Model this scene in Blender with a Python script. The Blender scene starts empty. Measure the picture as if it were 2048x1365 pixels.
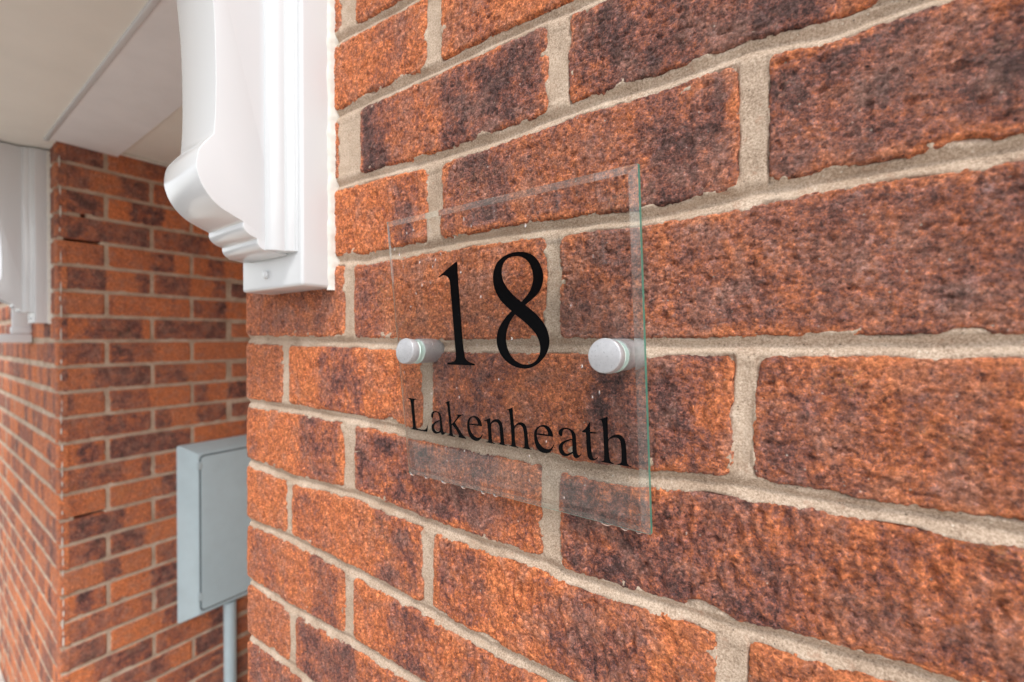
import bpy, math, random
import numpy as np
from mathutils import Vector, Matrix

random.seed(18)
rng = np.random.default_rng(18)
sc = bpy.context.scene
C = sc.collection
H0 = 1.5            # height of the datum bed joint (level with the lens) above the ground, metres


def W(X, h, n):
    """wall coordinates in millimetres (along the wall, up, out of the wall) -> metres"""
    return Vector((X / 1000.0, -n / 1000.0, H0 + h / 1000.0))


# ------------------------------------------------------------------ camera
cd = bpy.data.cameras.new("camera")
cam = bpy.data.objects.new("camera", cd)
C.objects.link(cam)
cam.location = W(483.2, 0.36, 255.7)
cam.rotation_euler = (math.radians(90 - 0.36), math.radians(0.05), math.radians(35.2))
cd.sensor_width = 36.0
cd.lens = 877.9 / 2048 * 36.0
cd.clip_start = 0.01
cd.clip_end = 400.0
cd.dof.use_dof = True
cd.dof.focus_distance = 0.285
cd.dof.aperture_fstop = 6.0
cd.dof.aperture_blades = 7
sc.camera = cam

# ------------------------------------------------------------------ sky, sun, exposure
world = bpy.data.worlds.new("World")
sc.world = world
world.use_nodes = True
wn = world.node_tree
wn.nodes.clear()
wo = wn.nodes.new("ShaderNodeOutputWorld")
wb = wn.nodes.new("ShaderNodeBackground")
sky = wn.nodes.new("ShaderNodeTexSky")
sky.sky_type = 'NISHITA'
sky.sun_disc = False
SUN_EL, SUN_AZ = math.radians(52), math.radians(135)
sky.sun_elevation = SUN_EL
sky.sun_rotation = SUN_AZ
sky.air_density = 1.0
sky.dust_density = 1.2
hsv = wn.nodes.new("ShaderNodeHueSaturation")      # cloud cover: the blue of the clear sky mostly gone
hsv.inputs["Saturation"].default_value = 0.12
wn.links.new(sky.outputs[0], hsv.inputs["Color"])
wn.links.new(hsv.outputs[0], wb.inputs[0])
wb.inputs[1].default_value = 0.15
wn.links.new(wb.outputs[0], wo.inputs[0])

sl = bpy.data.lights.new("sun", 'SUN')
sl.energy = 0.8
sl.angle = math.radians(10)
sl.color = (1.0, 0.965, 0.91)
sun = bpy.data.objects.new("sun", sl)
C.objects.link(sun)
# compass: azimuth measured from +Y clockwise, as the sky texture does
sd = Vector((math.sin(SUN_AZ) * math.cos(SUN_EL), math.cos(SUN_AZ) * math.cos(SUN_EL), math.sin(SUN_EL)))
sun.rotation_euler = sd.to_track_quat('Z', 'Y').to_euler()
sun.location = (2, -3, 6)

sc.view_settings.view_transform = 'Standard'
sc.view_settings.look = 'None'
sc.view_settings.gamma = 1.0
sc.view_settings.use_curve_mapping = False
sc.view_settings.exposure = 1.08
sc.render.engine = 'CYCLES'
sc.cycles.max_bounces = 14
sc.cycles.transmission_bounces = 12
sc.cycles.glossy_bounces = 6
sc.cycles.diffuse_bounces = 5
sc.cycles.caustics_refractive = True
sc.cycles.blur_glossy = 0.3
sc.cycles.sample_clamp_indirect = 8.0
sc.cycles.use_denoising = True

# ------------------------------------------------------------------ measured brickwork, mm
JOINTS={
 -5:[ (-102,-371.3), (2,-366.4) ],
 -4:[ (-102,-301.5), (2,-300.6), (111,-293.4), (198,-291.7) ],
 -3:[ (-101,-227.5), (3,-222.8), (122,-224.3), (211,-226.3), (282,-230.0), (320,-228.7) ],
 -2:[ (-101,-152.5), (3,-155.5), (122,-149.3), (211,-153.6), (282,-154.6), (328,-153.9), (354,-157.4), (416,-154.1), (443,-153.5), (472,-150.7), (513,-147.7) ],
 -1:[ (-102,-79.7), (-7,-77.8), (111,-77.7), (183,-79.1), (332,-80.7), (349,-83.6), (402,-82.5), (416,-80.5), (455,-77.5), (497,-78.0), (548,-77.1) ],
 0:[ (-101,-0.6), (-9,-2.7), (101,-3.2), (230,-5.8), (340,-4.6), (403,-4.8), (451,-3.7), (497,-3.2), (548,-2.8) ],
 1:[ (96,77.4), (137,74.1), (166,74.7), (233,75.0), (305,75.1), (339,74.1), (386,71.7), (408,71.5), (427,72.3), (454,73.7), (495,75.3), (547,74.6) ],
 2:[ (93,151.5), (157,149.6), (226,145.7), (283,146.3), (334,147.5), (357,148.9), (393,147.8), (415,147.5), (453,149.3), (485,144.9), (512,145.8) ],
 3:[ (102,220.8), (157,220.4), (218,218.3), (265,218.5), (299,217.4), (330,216.3), (357,214.4) ],
 4:[ (102,293.9), (157,290.1), (193,287.5) ],
}
PERPS={
 -5:[ (4,6.8) ],
 -4:[ (108,7.3) ],
 -3:[ (-2,5.9), (217,6.5), (445,7.9) ],
 -2:[ (109,9.2), (335,7.0) ],
 -1:[ (-8,7.0), (219,6.4), (450,4.9) ],
 1:[ (110,8.0), (337,5.5) ],
 2:[ (226,8.2), (454,6.7) ],
 3:[ (111,17.1), (340,7.9) ],
 4:[ (225,8.5) ],
 5:[ (110,11.6) ],
}
GLYPHS={
 '1':[ [(260.2,54.6), (268.9,59.2), (278.0,63.6), (278.9,62.5), (278.5,57.2), (278.4,50.3), (278.4,29.0), (278.4,7.5), (279.1,-1.1), (279.5,-4.0), (282.6,-6.1), (287.9,-7.4), (287.8,-8.5), (261.8,-8.7), (262.0,-7.2), (268.1,-6.6), (270.4,-4.6), (271.0,-2.0), (270.7,7.5), (270.7,29.3), (270.6,45.1), (270.5,50.8), (269.4,53.1), (267.9,54.5), (265.5,55.2), (263.0,54.9), (261.2,53.8)] ],
 '8':[ [(330.5,64.3), (335.3,63.5), (340.4,61.1), (343.8,57.4), (346.0,52.6), (346.8,48.8), (346.1,44.0), (344.1,39.8), (340.9,36.6), (337.0,34.0), (332.4,31.3), (336.6,28.3), (341.6,24.0), (345.6,19.2), (347.8,14.2), (348.6,8.6), (347.1,2.9), (343.5,-2.2), (338.0,-6.6), (331.0,-9.3), (323.9,-8.8), (316.8,-6.4), (311.8,-2.1), (308.8,3.0), (307.9,7.7), (308.5,12.5), (310.8,17.9), (315.0,22.5), (318.5,25.7), (321.7,27.9), (317.3,31.3), (312.7,35.8), (309.8,41.0), (308.4,46.0), (308.5,50.7), (309.7,55.2), (312.6,59.5), (316.5,62.0), (320.2,63.4), (325.4,64.5)], [(329.5,61.6), (333.6,60.2), (337.1,56.8), (339.1,51.9), (339.4,47.0), (337.9,42.1), (335.0,37.9), (329.7,33.4), (326.4,35.8), (322.0,39.6), (317.9,44.7), (315.9,49.4), (315.7,54.0), (317.4,58.4), (321.2,61.2), (325.2,61.9)], [(324.2,25.6), (329.3,22.1), (334.4,17.8), (338.6,13.7), (340.9,9.2), (341.7,4.1), (340.3,-1.0), (336.2,-5.0), (331.2,-6.6), (325.7,-6.0), (320.3,-2.9), (317.1,2.1), (315.6,7.8), (316.2,12.5), (317.9,17.8), (320.6,22.0)] ],
 'L':[ [(215.9,-36.8), (218.6,-36.8), (226.7,-37.0), (226.7,-37.2), (223.5,-38.0), (222.9,-39.6), (222.9,-46.7), (222.6,-59.4), (223.5,-60.9), (226.7,-61.1), (231.3,-60.9), (233.3,-60.4), (235.1,-58.7), (237.0,-55.3), (235.1,-62.1), (216.1,-62.2), (216.2,-61.9), (218.3,-61.5), (219.2,-60.7), (219.4,-54.4), (219.3,-46.4), (219.1,-39.7), (218.7,-37.9), (215.8,-37.1)] ],
 'a':[ [(241.8,-50.4), (240.7,-49.8), (240.6,-48.4), (241.4,-46.6), (243.2,-45.2), (245.4,-44.6), (247.7,-44.7), (249.9,-45.4), (251.4,-47.2), (251.7,-49.4), (251.8,-53.6), (252.1,-58.4), (252.6,-60.1), (253.6,-60.3), (255.2,-59.2), (254.5,-60.5), (253.0,-61.8), (251.4,-62.4), (250.3,-62.3), (249.5,-60.8), (247.7,-61.5), (244.9,-62.4), (243.0,-62.4), (241.2,-61.4), (240.2,-59.6), (240.1,-57.3), (241.0,-55.4), (243.6,-53.4), (246.9,-51.9), (249.4,-51.1), (249.4,-48.0), (248.8,-46.1), (247.6,-45.5), (245.8,-45.5), (244.0,-46.3), (243.3,-47.5), (243.3,-48.9), (242.8,-50.1)], [(249.3,-51.9), (246.3,-53.4), (244.0,-54.8), (243.1,-56.6), (243.0,-58.6), (244.2,-60.2), (245.9,-60.7), (247.5,-60.4), (249.5,-59.0)] ],
 'k':[ [(255.9,-37.6), (258.3,-36.5), (261.1,-35.5), (261.1,-38.8), (261.4,-45.6), (261.5,-52.8), (262.1,-52.4), (264.1,-50.6), (268.1,-46.4), (268.0,-45.6), (266.6,-45.2), (266.6,-45.1), (269.7,-44.9), (273.9,-44.4), (273.7,-44.9), (271.2,-45.6), (268.3,-48.3), (264.8,-51.4), (267.3,-54.3), (270.2,-57.9), (272.1,-60.2), (274.7,-61.8), (274.5,-62.3), (266.9,-62.1), (267.0,-61.7), (267.9,-61.1), (268.0,-60.4), (265.3,-56.4), (262.0,-53.4), (261.5,-53.9), (261.4,-59.4), (261.9,-61.3), (264.2,-62.0), (264.2,-62.3), (256.0,-62.1), (256.0,-61.8), (258.1,-61.2), (258.8,-59.8), (259.0,-52.8), (258.7,-44.5), (258.5,-38.2), (257.8,-37.7), (255.9,-37.8)] ],
 'e':[ [(290.3,-51.2), (290.3,-49.5), (289.5,-47.0), (287.7,-45.1), (285.5,-44.4), (282.8,-44.6), (280.3,-45.5), (278.1,-47.2), (276.9,-49.5), (276.4,-52.5), (276.6,-55.9), (277.6,-59.3), (279.5,-61.5), (282.1,-62.6), (284.8,-62.7), (287.2,-61.6), (289.1,-59.6), (290.2,-57.7), (290.6,-56.3), (289.9,-57.2), (288.1,-59.0), (286.0,-60.1), (284.1,-59.8), (281.5,-58.5), (279.7,-56.1), (278.9,-53.5), (278.7,-51.4), (283.2,-51.3), (287.0,-51.3)], [(279.0,-50.4), (279.4,-48.4), (280.6,-46.4), (282.7,-45.5), (284.7,-45.8), (286.0,-47.4), (286.7,-48.9), (286.8,-50.2)] ],
 'n':[ [(292.7,-46.5), (295.2,-45.5), (298.0,-44.5), (298.1,-47.8), (299.6,-46.1), (301.6,-45.0), (303.5,-44.5), (305.7,-44.7), (307.4,-46.0), (308.3,-47.9), (308.6,-51.4), (308.7,-56.5), (308.7,-60.3), (309.1,-61.5), (311.0,-62.0), (311.0,-62.3), (303.3,-62.1), (303.3,-61.9), (304.9,-61.3), (305.6,-60.2), (305.7,-55.6), (305.6,-50.5), (305.2,-48.3), (304.2,-47.0), (302.7,-46.6), (300.8,-47.0), (298.4,-48.8), (298.3,-54.0), (298.4,-59.7), (298.8,-61.3), (301.1,-62.1), (301.1,-62.4), (292.6,-62.2), (292.6,-61.9), (294.5,-61.5), (295.2,-60.6), (295.3,-55.7), (295.3,-49.2), (294.7,-46.9), (292.8,-46.8)] ],
 'h':[ [(312.0,-37.4), (314.2,-36.6), (317.6,-35.1), (317.5,-39.2), (317.6,-44.1), (317.9,-48.2), (319.7,-46.1), (321.5,-44.9), (323.6,-44.4), (325.8,-44.8), (327.1,-46.2), (327.8,-48.6), (328.1,-52.7), (328.3,-58.0), (328.5,-60.7), (330.6,-61.9), (330.4,-62.1), (323.1,-62.0), (323.2,-61.7), (324.6,-61.1), (325.1,-60.2), (325.3,-54.3), (325.1,-50.6), (324.7,-48.2), (323.7,-46.8), (321.7,-46.4), (319.9,-47.1), (318.0,-48.8), (317.9,-52.8), (317.8,-58.7), (318.2,-61.2), (320.1,-62.0), (320.1,-62.2), (312.5,-62.1), (312.5,-61.8), (314.1,-61.3), (314.8,-60.2), (315.1,-53.1), (315.0,-45.7), (314.7,-39.5), (314.1,-37.4), (311.9,-37.6)] ],
 'e2':[ [(347.2,-51.1), (347.1,-49.6), (346.4,-47.4), (344.9,-45.4), (342.7,-44.4), (340.3,-44.2), (337.6,-45.1), (335.1,-46.9), (333.5,-49.2), (333.0,-51.5), (332.9,-55.0), (333.4,-58.2), (334.8,-60.8), (337.0,-62.3), (339.4,-62.8), (341.8,-62.6), (343.8,-61.9), (345.3,-60.5), (346.6,-58.4), (347.6,-56.1), (347.1,-56.0), (346.0,-57.8), (344.4,-59.3), (342.7,-59.8), (340.5,-59.7), (338.2,-58.5), (336.4,-56.4), (335.4,-53.8), (335.2,-51.5), (341.1,-51.3), (343.9,-51.3)], [(335.3,-50.4), (335.8,-48.5), (337.3,-46.4), (339.3,-45.6), (341.2,-45.8), (342.5,-47.0), (343.4,-48.6), (343.5,-50.2)] ],
 'a2':[ [(352.7,-50.1), (351.6,-49.7), (350.9,-48.3), (351.4,-46.8), (352.5,-45.5), (354.1,-44.6), (356.0,-44.3), (358.2,-44.3), (360.4,-44.9), (362.0,-46.1), (362.9,-47.8), (363.0,-50.2), (362.9,-54.3), (363.0,-58.4), (363.4,-59.9), (364.2,-60.3), (365.1,-59.9), (366.1,-58.9), (365.8,-60.0), (364.6,-61.4), (363.0,-62.4), (361.5,-62.4), (360.5,-61.6), (360.2,-59.8), (357.9,-61.3), (355.9,-62.4), (353.8,-62.4), (352.0,-61.5), (350.8,-60.0), (350.4,-57.8), (351.0,-55.8), (352.7,-53.9), (355.0,-52.5), (357.8,-51.3), (360.3,-50.6), (360.2,-48.3), (359.7,-46.4), (358.4,-45.3), (356.6,-45.2), (355.0,-45.6), (354.0,-46.7), (353.9,-48.3), (353.6,-49.8)], [(360.2,-51.3), (357.3,-52.6), (355.0,-54.0), (353.7,-55.4), (353.4,-57.1), (353.8,-59.0), (354.8,-60.3), (356.2,-60.6), (357.8,-60.0), (360.1,-58.6)] ],
 't':[ [(366.9,-45.3), (369.6,-43.1), (371.4,-40.3), (372.2,-39.0), (372.6,-39.1), (372.5,-44.6), (376.6,-44.6), (376.4,-45.4), (372.5,-45.7), (372.5,-50.2), (372.7,-56.8), (373.0,-59.7), (374.1,-60.8), (375.5,-60.3), (377.1,-58.7), (376.6,-59.9), (375.1,-61.4), (373.4,-62.2), (371.5,-62.0), (370.1,-60.7), (369.7,-58.1), (369.6,-53.3), (369.6,-47.9), (369.6,-45.7), (366.9,-45.7)] ],
 'h2':[ [(377.8,-36.9), (380.4,-36.0), (383.6,-34.6), (383.6,-40.9), (383.5,-47.8), (385.3,-45.8), (387.5,-44.5), (389.6,-44.0), (391.9,-44.7), (393.4,-46.5), (394.0,-49.5), (394.1,-54.8), (394.2,-59.9), (394.8,-61.0), (396.7,-61.7), (396.6,-62.1), (388.3,-62.0), (388.4,-61.6), (390.2,-60.9), (391.0,-59.9), (391.1,-54.0), (391.0,-49.9), (390.5,-47.4), (389.2,-46.3), (387.2,-46.2), (385.0,-47.2), (383.6,-48.4), (383.5,-53.9), (383.8,-59.3), (384.4,-61.0), (386.4,-61.7), (386.2,-62.1), (378.1,-62.1), (378.2,-61.8), (379.8,-61.2), (380.5,-60.2), (380.6,-53.0), (380.6,-44.6), (380.4,-39.0), (379.8,-37.1), (377.8,-37.1)] ],
}
DROPS= [(210.9, -100.2), (227.5, -100.8), (246.5, -101.5), (266.3, -101.8), (285.3, -102.0), (296.5, -102.8), (378.8, -102.8), (390.2, -102.8), (398.7, -103.2)]


# ------------------------------------------------------------------ helpers
def perlin(x, y, seed=0):
    x = np.asarray(x, dtype=np.float64); y = np.asarray(y, dtype=np.float64)
    xi = np.floor(x).astype(np.int64); yi = np.floor(y).astype(np.int64)
    xf = x - xi; yf = y - yi

    def g(ix, iy, dx, dy):
        hsh = (ix * 374761393 + iy * 668265263 + seed * 974634777) & 0xFFFFFFFF
        hsh = ((hsh ^ (hsh >> 13)) * 1274126177) & 0xFFFFFFFF
        hsh = (hsh ^ (hsh >> 16)) & 0xFFFF
        a = hsh * (2 * math.pi / 65536.0)
        return np.cos(a) * dx + np.sin(a) * dy
    u = xf * xf * xf * (xf * (xf * 6 - 15) + 10)
    v = yf * yf * yf * (yf * (yf * 6 - 15) + 10)
    a = g(xi, yi, xf, yf); b = g(xi + 1, yi, xf - 1, yf)
    c = g(xi, yi + 1, xf, yf - 1); d = g(xi + 1, yi + 1, xf - 1, yf - 1)
    return ((a + (b - a) * u) * (1 - v) + (c + (d - c) * u) * v) * 1.5


def fbm(x, y, lam, octs=3, seed=0, rough=0.5):
    s = 0.0; amp = 1.0; tot = 0.0
    for o in range(octs):
        s = s + amp * perlin(x / lam + 17.3 * o, y / lam - 9.1 * o, seed + o)
        tot += amp; amp *= rough; lam *= 0.5
    return s / tot


def sstep(a, b, x):
    t = np.clip((x - a) / (b - a), 0, 1)
    return t * t * (3 - 2 * t)


def link(name, me, mat=None, parent=None, smooth=False, loc=None):
    o = bpy.data.objects.new(name, me)
    C.objects.link(o)
    if mat is not None and len(me.materials) == 0:
        me.materials.append(mat)
    if smooth:
        me.polygons.foreach_set("use_smooth", [True] * len(me.polygons))
    if parent is not None:
        o.parent = parent
    if loc is not None:
        o.location = loc
    return o


def tag(o, label=None, cat=None, group=None, kind=None):
    if label: o["label"] = label
    if cat: o["category"] = cat
    if group: o["group"] = group
    if kind: o["kind"] = kind
    return o


def empty(name, loc, label, cat, group=None):
    o = bpy.data.objects.new(name, None)
    o.empty_display_size = 0.02
    o.location = loc
    C.objects.link(o)
    tag(o, label, cat, group)
    return o


def mesh_np(name, co, quads, cols=None):
    """fast mesh from numpy arrays: co (n,3) in metres, quads (m,4)"""
    me = bpy.data.meshes.new(name)
    n, m = len(co), len(quads)
    me.vertices.add(n); me.vertices.foreach_set("co", np.ascontiguousarray(co, dtype=np.float32).ravel())
    me.loops.add(m * 4); me.loops.foreach_set("vertex_index", np.ascontiguousarray(quads, dtype=np.int32).ravel())
    me.polygons.add(m); me.polygons.foreach_set("loop_start", np.arange(0, m * 4, 4, dtype=np.int32))
    me.polygons.foreach_set("use_smooth", np.ones(m, dtype=bool))
    me.update(calc_edges=True)
    if cols is not None:
        ca = me.color_attributes.new("zone", 'FLOAT_COLOR', 'POINT')
        ca.data.foreach_set("color", np.ascontiguousarray(cols, dtype=np.float32).ravel())
    return me


def grid_quads(nu, nv):
    i = np.arange(nu * nv).reshape(nv, nu)
    return np.stack([i[:-1, :-1], i[:-1, 1:], i[1:, 1:], i[1:, :-1]], -1).reshape(-1, 4)


def box_mesh(name, x0, x1, y0, y1, z0, z1, bevel=0.0, seg=2):
    import bmesh
    bm = bmesh.new()
    bmesh.ops.create_cube(bm, size=1.0)
    for v in bm.verts:
        v.co = Vector(((x0 + x1) / 2 + v.co.x * (x1 - x0), (y0 + y1) / 2 + v.co.y * (y1 - y0), (z0 + z1) / 2 + v.co.z * (z1 - z0)))
    if bevel > 0:
        bmesh.ops.bevel(bm, geom=list(bm.edges), offset=bevel, segments=seg, profile=0.5, affect='EDGES')
    bmesh.ops.recalc_face_normals(bm, faces=bm.faces)
    me = bpy.data.meshes.new(name); bm.to_mesh(me); bm.free()
    return me


def wbox(name, X0, X1, h0, h1, n0, n1, mat, parent=None, bevel=0.0, seg=2, smooth=False, origin=None):
    """box in wall millimetres, its object origin at the box centre"""
    c = W((X0 + X1) / 2, (h0 + h1) / 2, (n0 + n1) / 2)
    sx, sy, sz = abs(X1 - X0) / 2000, abs(n1 - n0) / 2000, abs(h1 - h0) / 2000
    me = box_mesh(name, -sx, sx, -sy, sy, -sz, sz, bevel / 1000.0, seg)
    o = link(name, me, mat, None, smooth)
    place(o, c, parent)
    return o


def place(o, world_loc, parent):
    if parent is not None:
        o.parent = parent
        o.location = Vector(world_loc) - Vector(parent.location)
    else:
        o.location = world_loc
    return o


# ------------------------------------------------------------------ materials
def new_mat(name):
    m = bpy.data.materials.new(name); m.use_nodes = True
    nt = m.node_tree; nt.nodes.clear()
    out = nt.nodes.new("ShaderNodeOutputMaterial")
    b = nt.nodes.new("ShaderNodeBsdfPrincipled")
    nt.links.new(b.outputs[0], out.inputs[0])
    return m, nt, b


class NT:
    def __init__(s, nt): s.nt = nt
    def n(s, t, **kw):
        k = s.nt.nodes.new(t)
        for a, v in kw.items(): setattr(k, a, v)
        return k
    def l(s, a, b): s.nt.links.new(a, b)
    def math(s, op, a, b=None, clamp=False):
        k = s.n("ShaderNodeMath", operation=op); k.use_clamp = clamp
        for i, v in enumerate((a, b)):
            if v is None: continue
            if isinstance(v, (int, float)): k.inputs[i].default_value = v
            else: s.l(v, k.inputs[i])
        return k.outputs[0]
    def noise(s, vec, scale, detail=3, rough=0.5, dist=0.0):
        k = s.n("ShaderNodeTexNoise"); k.inputs["Scale"].default_value = scale
        k.inputs["Detail"].default_value = detail; k.inputs["Roughness"].default_value = rough
        k.inputs["Distortion"].default_value = dist
        s.l(vec, k.inputs["Vector"]); return k.outputs["Fac"]
    def ramp(s, fac, stops, interp='LINEAR'):
        k = s.n("ShaderNodeValToRGB"); cr = k.color_ramp; cr.interpolation = interp
        while len(cr.elements) < len(stops): cr.elements.new(0.5)
        for e, (p, c) in zip(cr.elements, stops):
            e.position = p; e.color = (*c, 1) if len(c) == 3 else c
        s.l(fac, k.inputs[0]); return k.outputs["Color"]
    def mix(s, fac, a, b, typ='MIX'):
        k = s.n("ShaderNodeMix", data_type='RGBA', blend_type=typ)
        for sock, v in ((k.inputs[0], fac), (k.inputs[6], a), (k.inputs[7], b)):
            if isinstance(v, (int, float)): sock.default_value = v
            elif isinstance(v, tuple): sock.default_value = (*v, 1)
            else: s.l(v, sock)
        return k.outputs[2]


def mat_brick():
    m, nt, b = new_mat("fired_brick"); N = NT(nt)
    pos = N.n("ShaderNodeNewGeometry").outputs["Position"]
    att = N.n("ShaderNodeAttribute", attribute_name="zone")
    sep = N.n("ShaderNodeSeparateColor"); N.l(att.outputs["Color"], sep.inputs[0])
    dark, hue, edge, pale = sep.outputs[0], sep.outputs[1], sep.outputs[2], att.outputs["Alpha"]
    n_big = N.noise(pos, 60, 4, 0.6, 0.4)
    n_mid = N.noise(pos, 260, 5, 0.72)
    n_fine = N.noise(pos, 1100, 4, 0.75)
    mp = N.n("ShaderNodeMapping"); mp.inputs["Scale"].default_value = (1.0, 1.0, 0.35); N.l(pos, mp.inputs[0])
    n_str = N.noise(mp.outputs[0], 180, 4, 0.65, 0.6)
    d = N.math('ADD', dark, N.math('MULTIPLY', N.math('SUBTRACT', n_big, 0.5), 0.9))
    d = N.math('ADD', d, N.math('MULTIPLY', N.math('SUBTRACT', n_mid, 0.5), 1.7))
    d = N.math('ADD', d, N.math('MULTIPLY', N.math('SUBTRACT', n_fine, 0.5), 2.0))
    d = N.math('ADD', d, N.math('MULTIPLY', N.math('SUBTRACT', n_str, 0.5), 0.7))
    d = N.math('SUBTRACT', d, N.math('MULTIPLY', edge, 0.06), clamp=True)
    col = N.ramp(d, [(0.0, (0.74, 0.230, 0.080)), (0.20, (0.64, 0.178, 0.062)), (0.42, (0.440, 0.142, 0.072)),
                     (0.62, (0.310, 0.106, 0.076)), (0.82, (0.170, 0.068, 0.060)), (1.0, (0.060, 0.032, 0.034))])
    # each brick a little browner or pinker
    col = N.mix(N.math('MULTIPLY', hue, 0.55), col, (0.33, 0.165, 0.112))
    pk = N.ramp(N.noise(pos, 33, 4, 0.65, 0.8), [(0.48, (0, 0, 0)), (0.66, (1, 1, 1))])
    col = N.mix(N.math('MULTIPLY', pk, 0.5), col, (0.40, 0.21, 0.155))
    # pale gritty burrs and salt bloom
    sp = N.noise(pos, 700, 3, 0.8)
    spm = N.ramp(sp, [(0.60, (0, 0, 0)), (0.70, (1, 1, 1))])
    col = N.mix(N.math('MULTIPLY', spm, 0.5), col, (0.52, 0.30, 0.21))
    salt = N.ramp(N.math('ADD', N.noise(pos, 45, 5, 0.7), N.math('MULTIPLY', pale, 0.10)), [(0.62, (0, 0, 0)), (0.80, (1, 1, 1))])
    col = N.mix(N.math('MULTIPLY', N.math('MULTIPLY', salt, n_fine), 0.6), col, (0.48, 0.33, 0.28))
    # dark glassy pits and a few sand grains
    v = N.n("ShaderNodeTexVoronoi"); v.inputs["Scale"].default_value = 330; N.l(pos, v.inputs["Vector"])
    pit = N.ramp(v.outputs["Distance"], [(0.10, (1, 1, 1)), (0.22, (0, 0, 0))])
    vs = N.n("ShaderNodeSeparateColor"); N.l(v.outputs["Color"], vs.inputs[0])
    pitm = N.math('MULTIPLY', pit, N.math('GREATER_THAN', vs.outputs[0], 0.75))
    col = N.mix(N.math('MULTIPLY', pitm, 0.65), col, (0.035, 0.026, 0.028))
    grm = N.math('MULTIPLY', pit, N.math('LESS_THAN', vs.outputs[1], 0.045))
    col = N.mix(N.math('MULTIPLY', grm, 0.8), col, (0.58, 0.48, 0.40))
    # thin ochre lichen in places
    lic = N.math('MULTIPLY', N.ramp(N.noise(pos, 14, 3, 0.6), [(0.58, (0, 0, 0)), (0.7, (1, 1, 1))]),
                 N.ramp(N.noise(pos, 500, 3, 0.7), [(0.5, (0, 0, 0)), (0.62, (1, 1, 1))]))
    col = N.mix(N.math('MULTIPLY', lic, 0.35), col, (0.30, 0.19, 0.045))
    vg = N.n("ShaderNodeTexVoronoi"); vg.inputs["Scale"].default_value = 620; vg.inputs["Randomness"].default_value = 1.0; N.l(pos, vg.inputs["Vector"])
    grit_d = vg.outputs["Distance"]
    vgs = N.n("ShaderNodeSeparateColor"); N.l(vg.outputs["Color"], vgs.inputs[0])
    gcell = N.ramp(vgs.outputs[0], [(0.0, (0.42, 0.38, 0.40)), (0.25, (0.85, 0.84, 0.84)), (0.7, (1.05, 1.05, 1.05)), (1.0, (1.55, 1.65, 1.7))])
    col = N.mix(0.75, col, gcell, 'MULTIPLY')
    # the fired skin is gritty: grains lighter and darker than their neighbours
    gr = N.math('ADD', N.math('MULTIPLY', N.noise(pos, 620, 3, 0.75), 0.6), N.math('MULTIPLY', N.noise(pos, 230, 3, 0.65), 0.4))
    grc = N.ramp(gr, [(0.35, (0.26, 0.23, 0.25)), (0.46, (0.84, 0.82, 0.82)), (0.54, (1.18, 1.18, 1.18)), (0.66, (1.65, 1.8, 2.1))])
    col = N.mix(0.9, col, grc, 'MULTIPLY')
    N.l(col, b.inputs["Base Color"])
    b.inputs["Roughness"].default_value = 0.82
    b.inputs["Specular IOR Level"].default_value = 0.35
    bp = N.n("ShaderNodeBump"); bp.inputs["Distance"].default_value = 0.0016; bp.inputs["Strength"].default_value = 0.9
    hgt = N.math('ADD', N.noise(pos, 520, 7, 0.9, 0.2), N.math('MULTIPLY', grit_d, -0.5))
    hgt = N.math('SUBTRACT', hgt, N.math('MULTIPLY', pitm, 0.5))
    N.l(hgt, bp.inputs["Height"]); N.l(bp.outputs[0], b.inputs["Normal"])
    return m


def mat_mortar():
    m, nt, b = new_mat("sand_mortar"); N = NT(nt)
    pos = N.n("ShaderNodeNewGeometry").outputs["Position"]
    a = N.noise(pos, 25, 5, 0.65); f = N.noise(pos, 900, 4, 0.8)
    k = N.math('ADD', N.math('MULTIPLY', a, 0.6), N.math('SUBTRACT', N.math('MULTIPLY', f, 1.2), 0.40))
    col = N.ramp(k, [(0.28, (0.25, 0.175, 0.120)), (0.43, (0.45, 0.335, 0.250)), (0.57, (0.60, 0.470, 0.360)), (0.70, (0.74, 0.61, 0.49))])
    v = N.n("ShaderNodeTexVoronoi"); v.inputs["Scale"].default_value = 420; N.l(pos, v.inputs["Vector"])
    vs = N.n("ShaderNodeSeparateColor"); N.l(v.outputs["Color"], vs.inputs[0])
    g = N.ramp(v.outputs["Distance"], [(0.12, (1, 1, 1)), (0.24, (0, 0, 0))])
    col = N.mix(N.math('MULTIPLY', N.math('MULTIPLY', g, N.math('GREATER_THAN', vs.outputs[0], 0.86)), 0.75), col, (0.10, 0.075, 0.055))
    col = N.mix(N.math('MULTIPLY', N.math('MULTIPLY', g, N.math('LESS_THAN', vs.outputs[1], 0.08)), 0.8), col, (0.78, 0.72, 0.62))
    st = N.ramp(N.noise(pos, 16, 6, 0.7, 0.6), [(0.46, (0, 0, 0)), (0.68, (1, 1, 1))])
    col = N.mix(N.math('MULTIPLY', st, 0.5), col, (0.42, 0.30, 0.21))
    red = N.ramp(N.noise(pos, 140, 4, 0.7), [(0.60, (0, 0, 0)), (0.70, (1, 1, 1))])
    col = N.mix(N.math('MULTIPLY', red, 0.35), col, (0.40, 0.19, 0.11))
    N.l(col, b.inputs["Base Color"])
    b.inputs["Roughness"].default_value = 0.95
    b.inputs["Specular IOR Level"].default_value = 0.2
    bp = N.n("ShaderNodeBump"); bp.inputs["Distance"].default_value = 0.0005; bp.inputs["Strength"].default_value = 0.7
    N.l(N.math('ADD', N.noise(pos, 800, 5, 0.8), N.math('MULTIPLY', g, -0.25)), bp.inputs["Height"])
    N.l(bp.outputs[0], b.inputs["Normal"])
    return m


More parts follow.
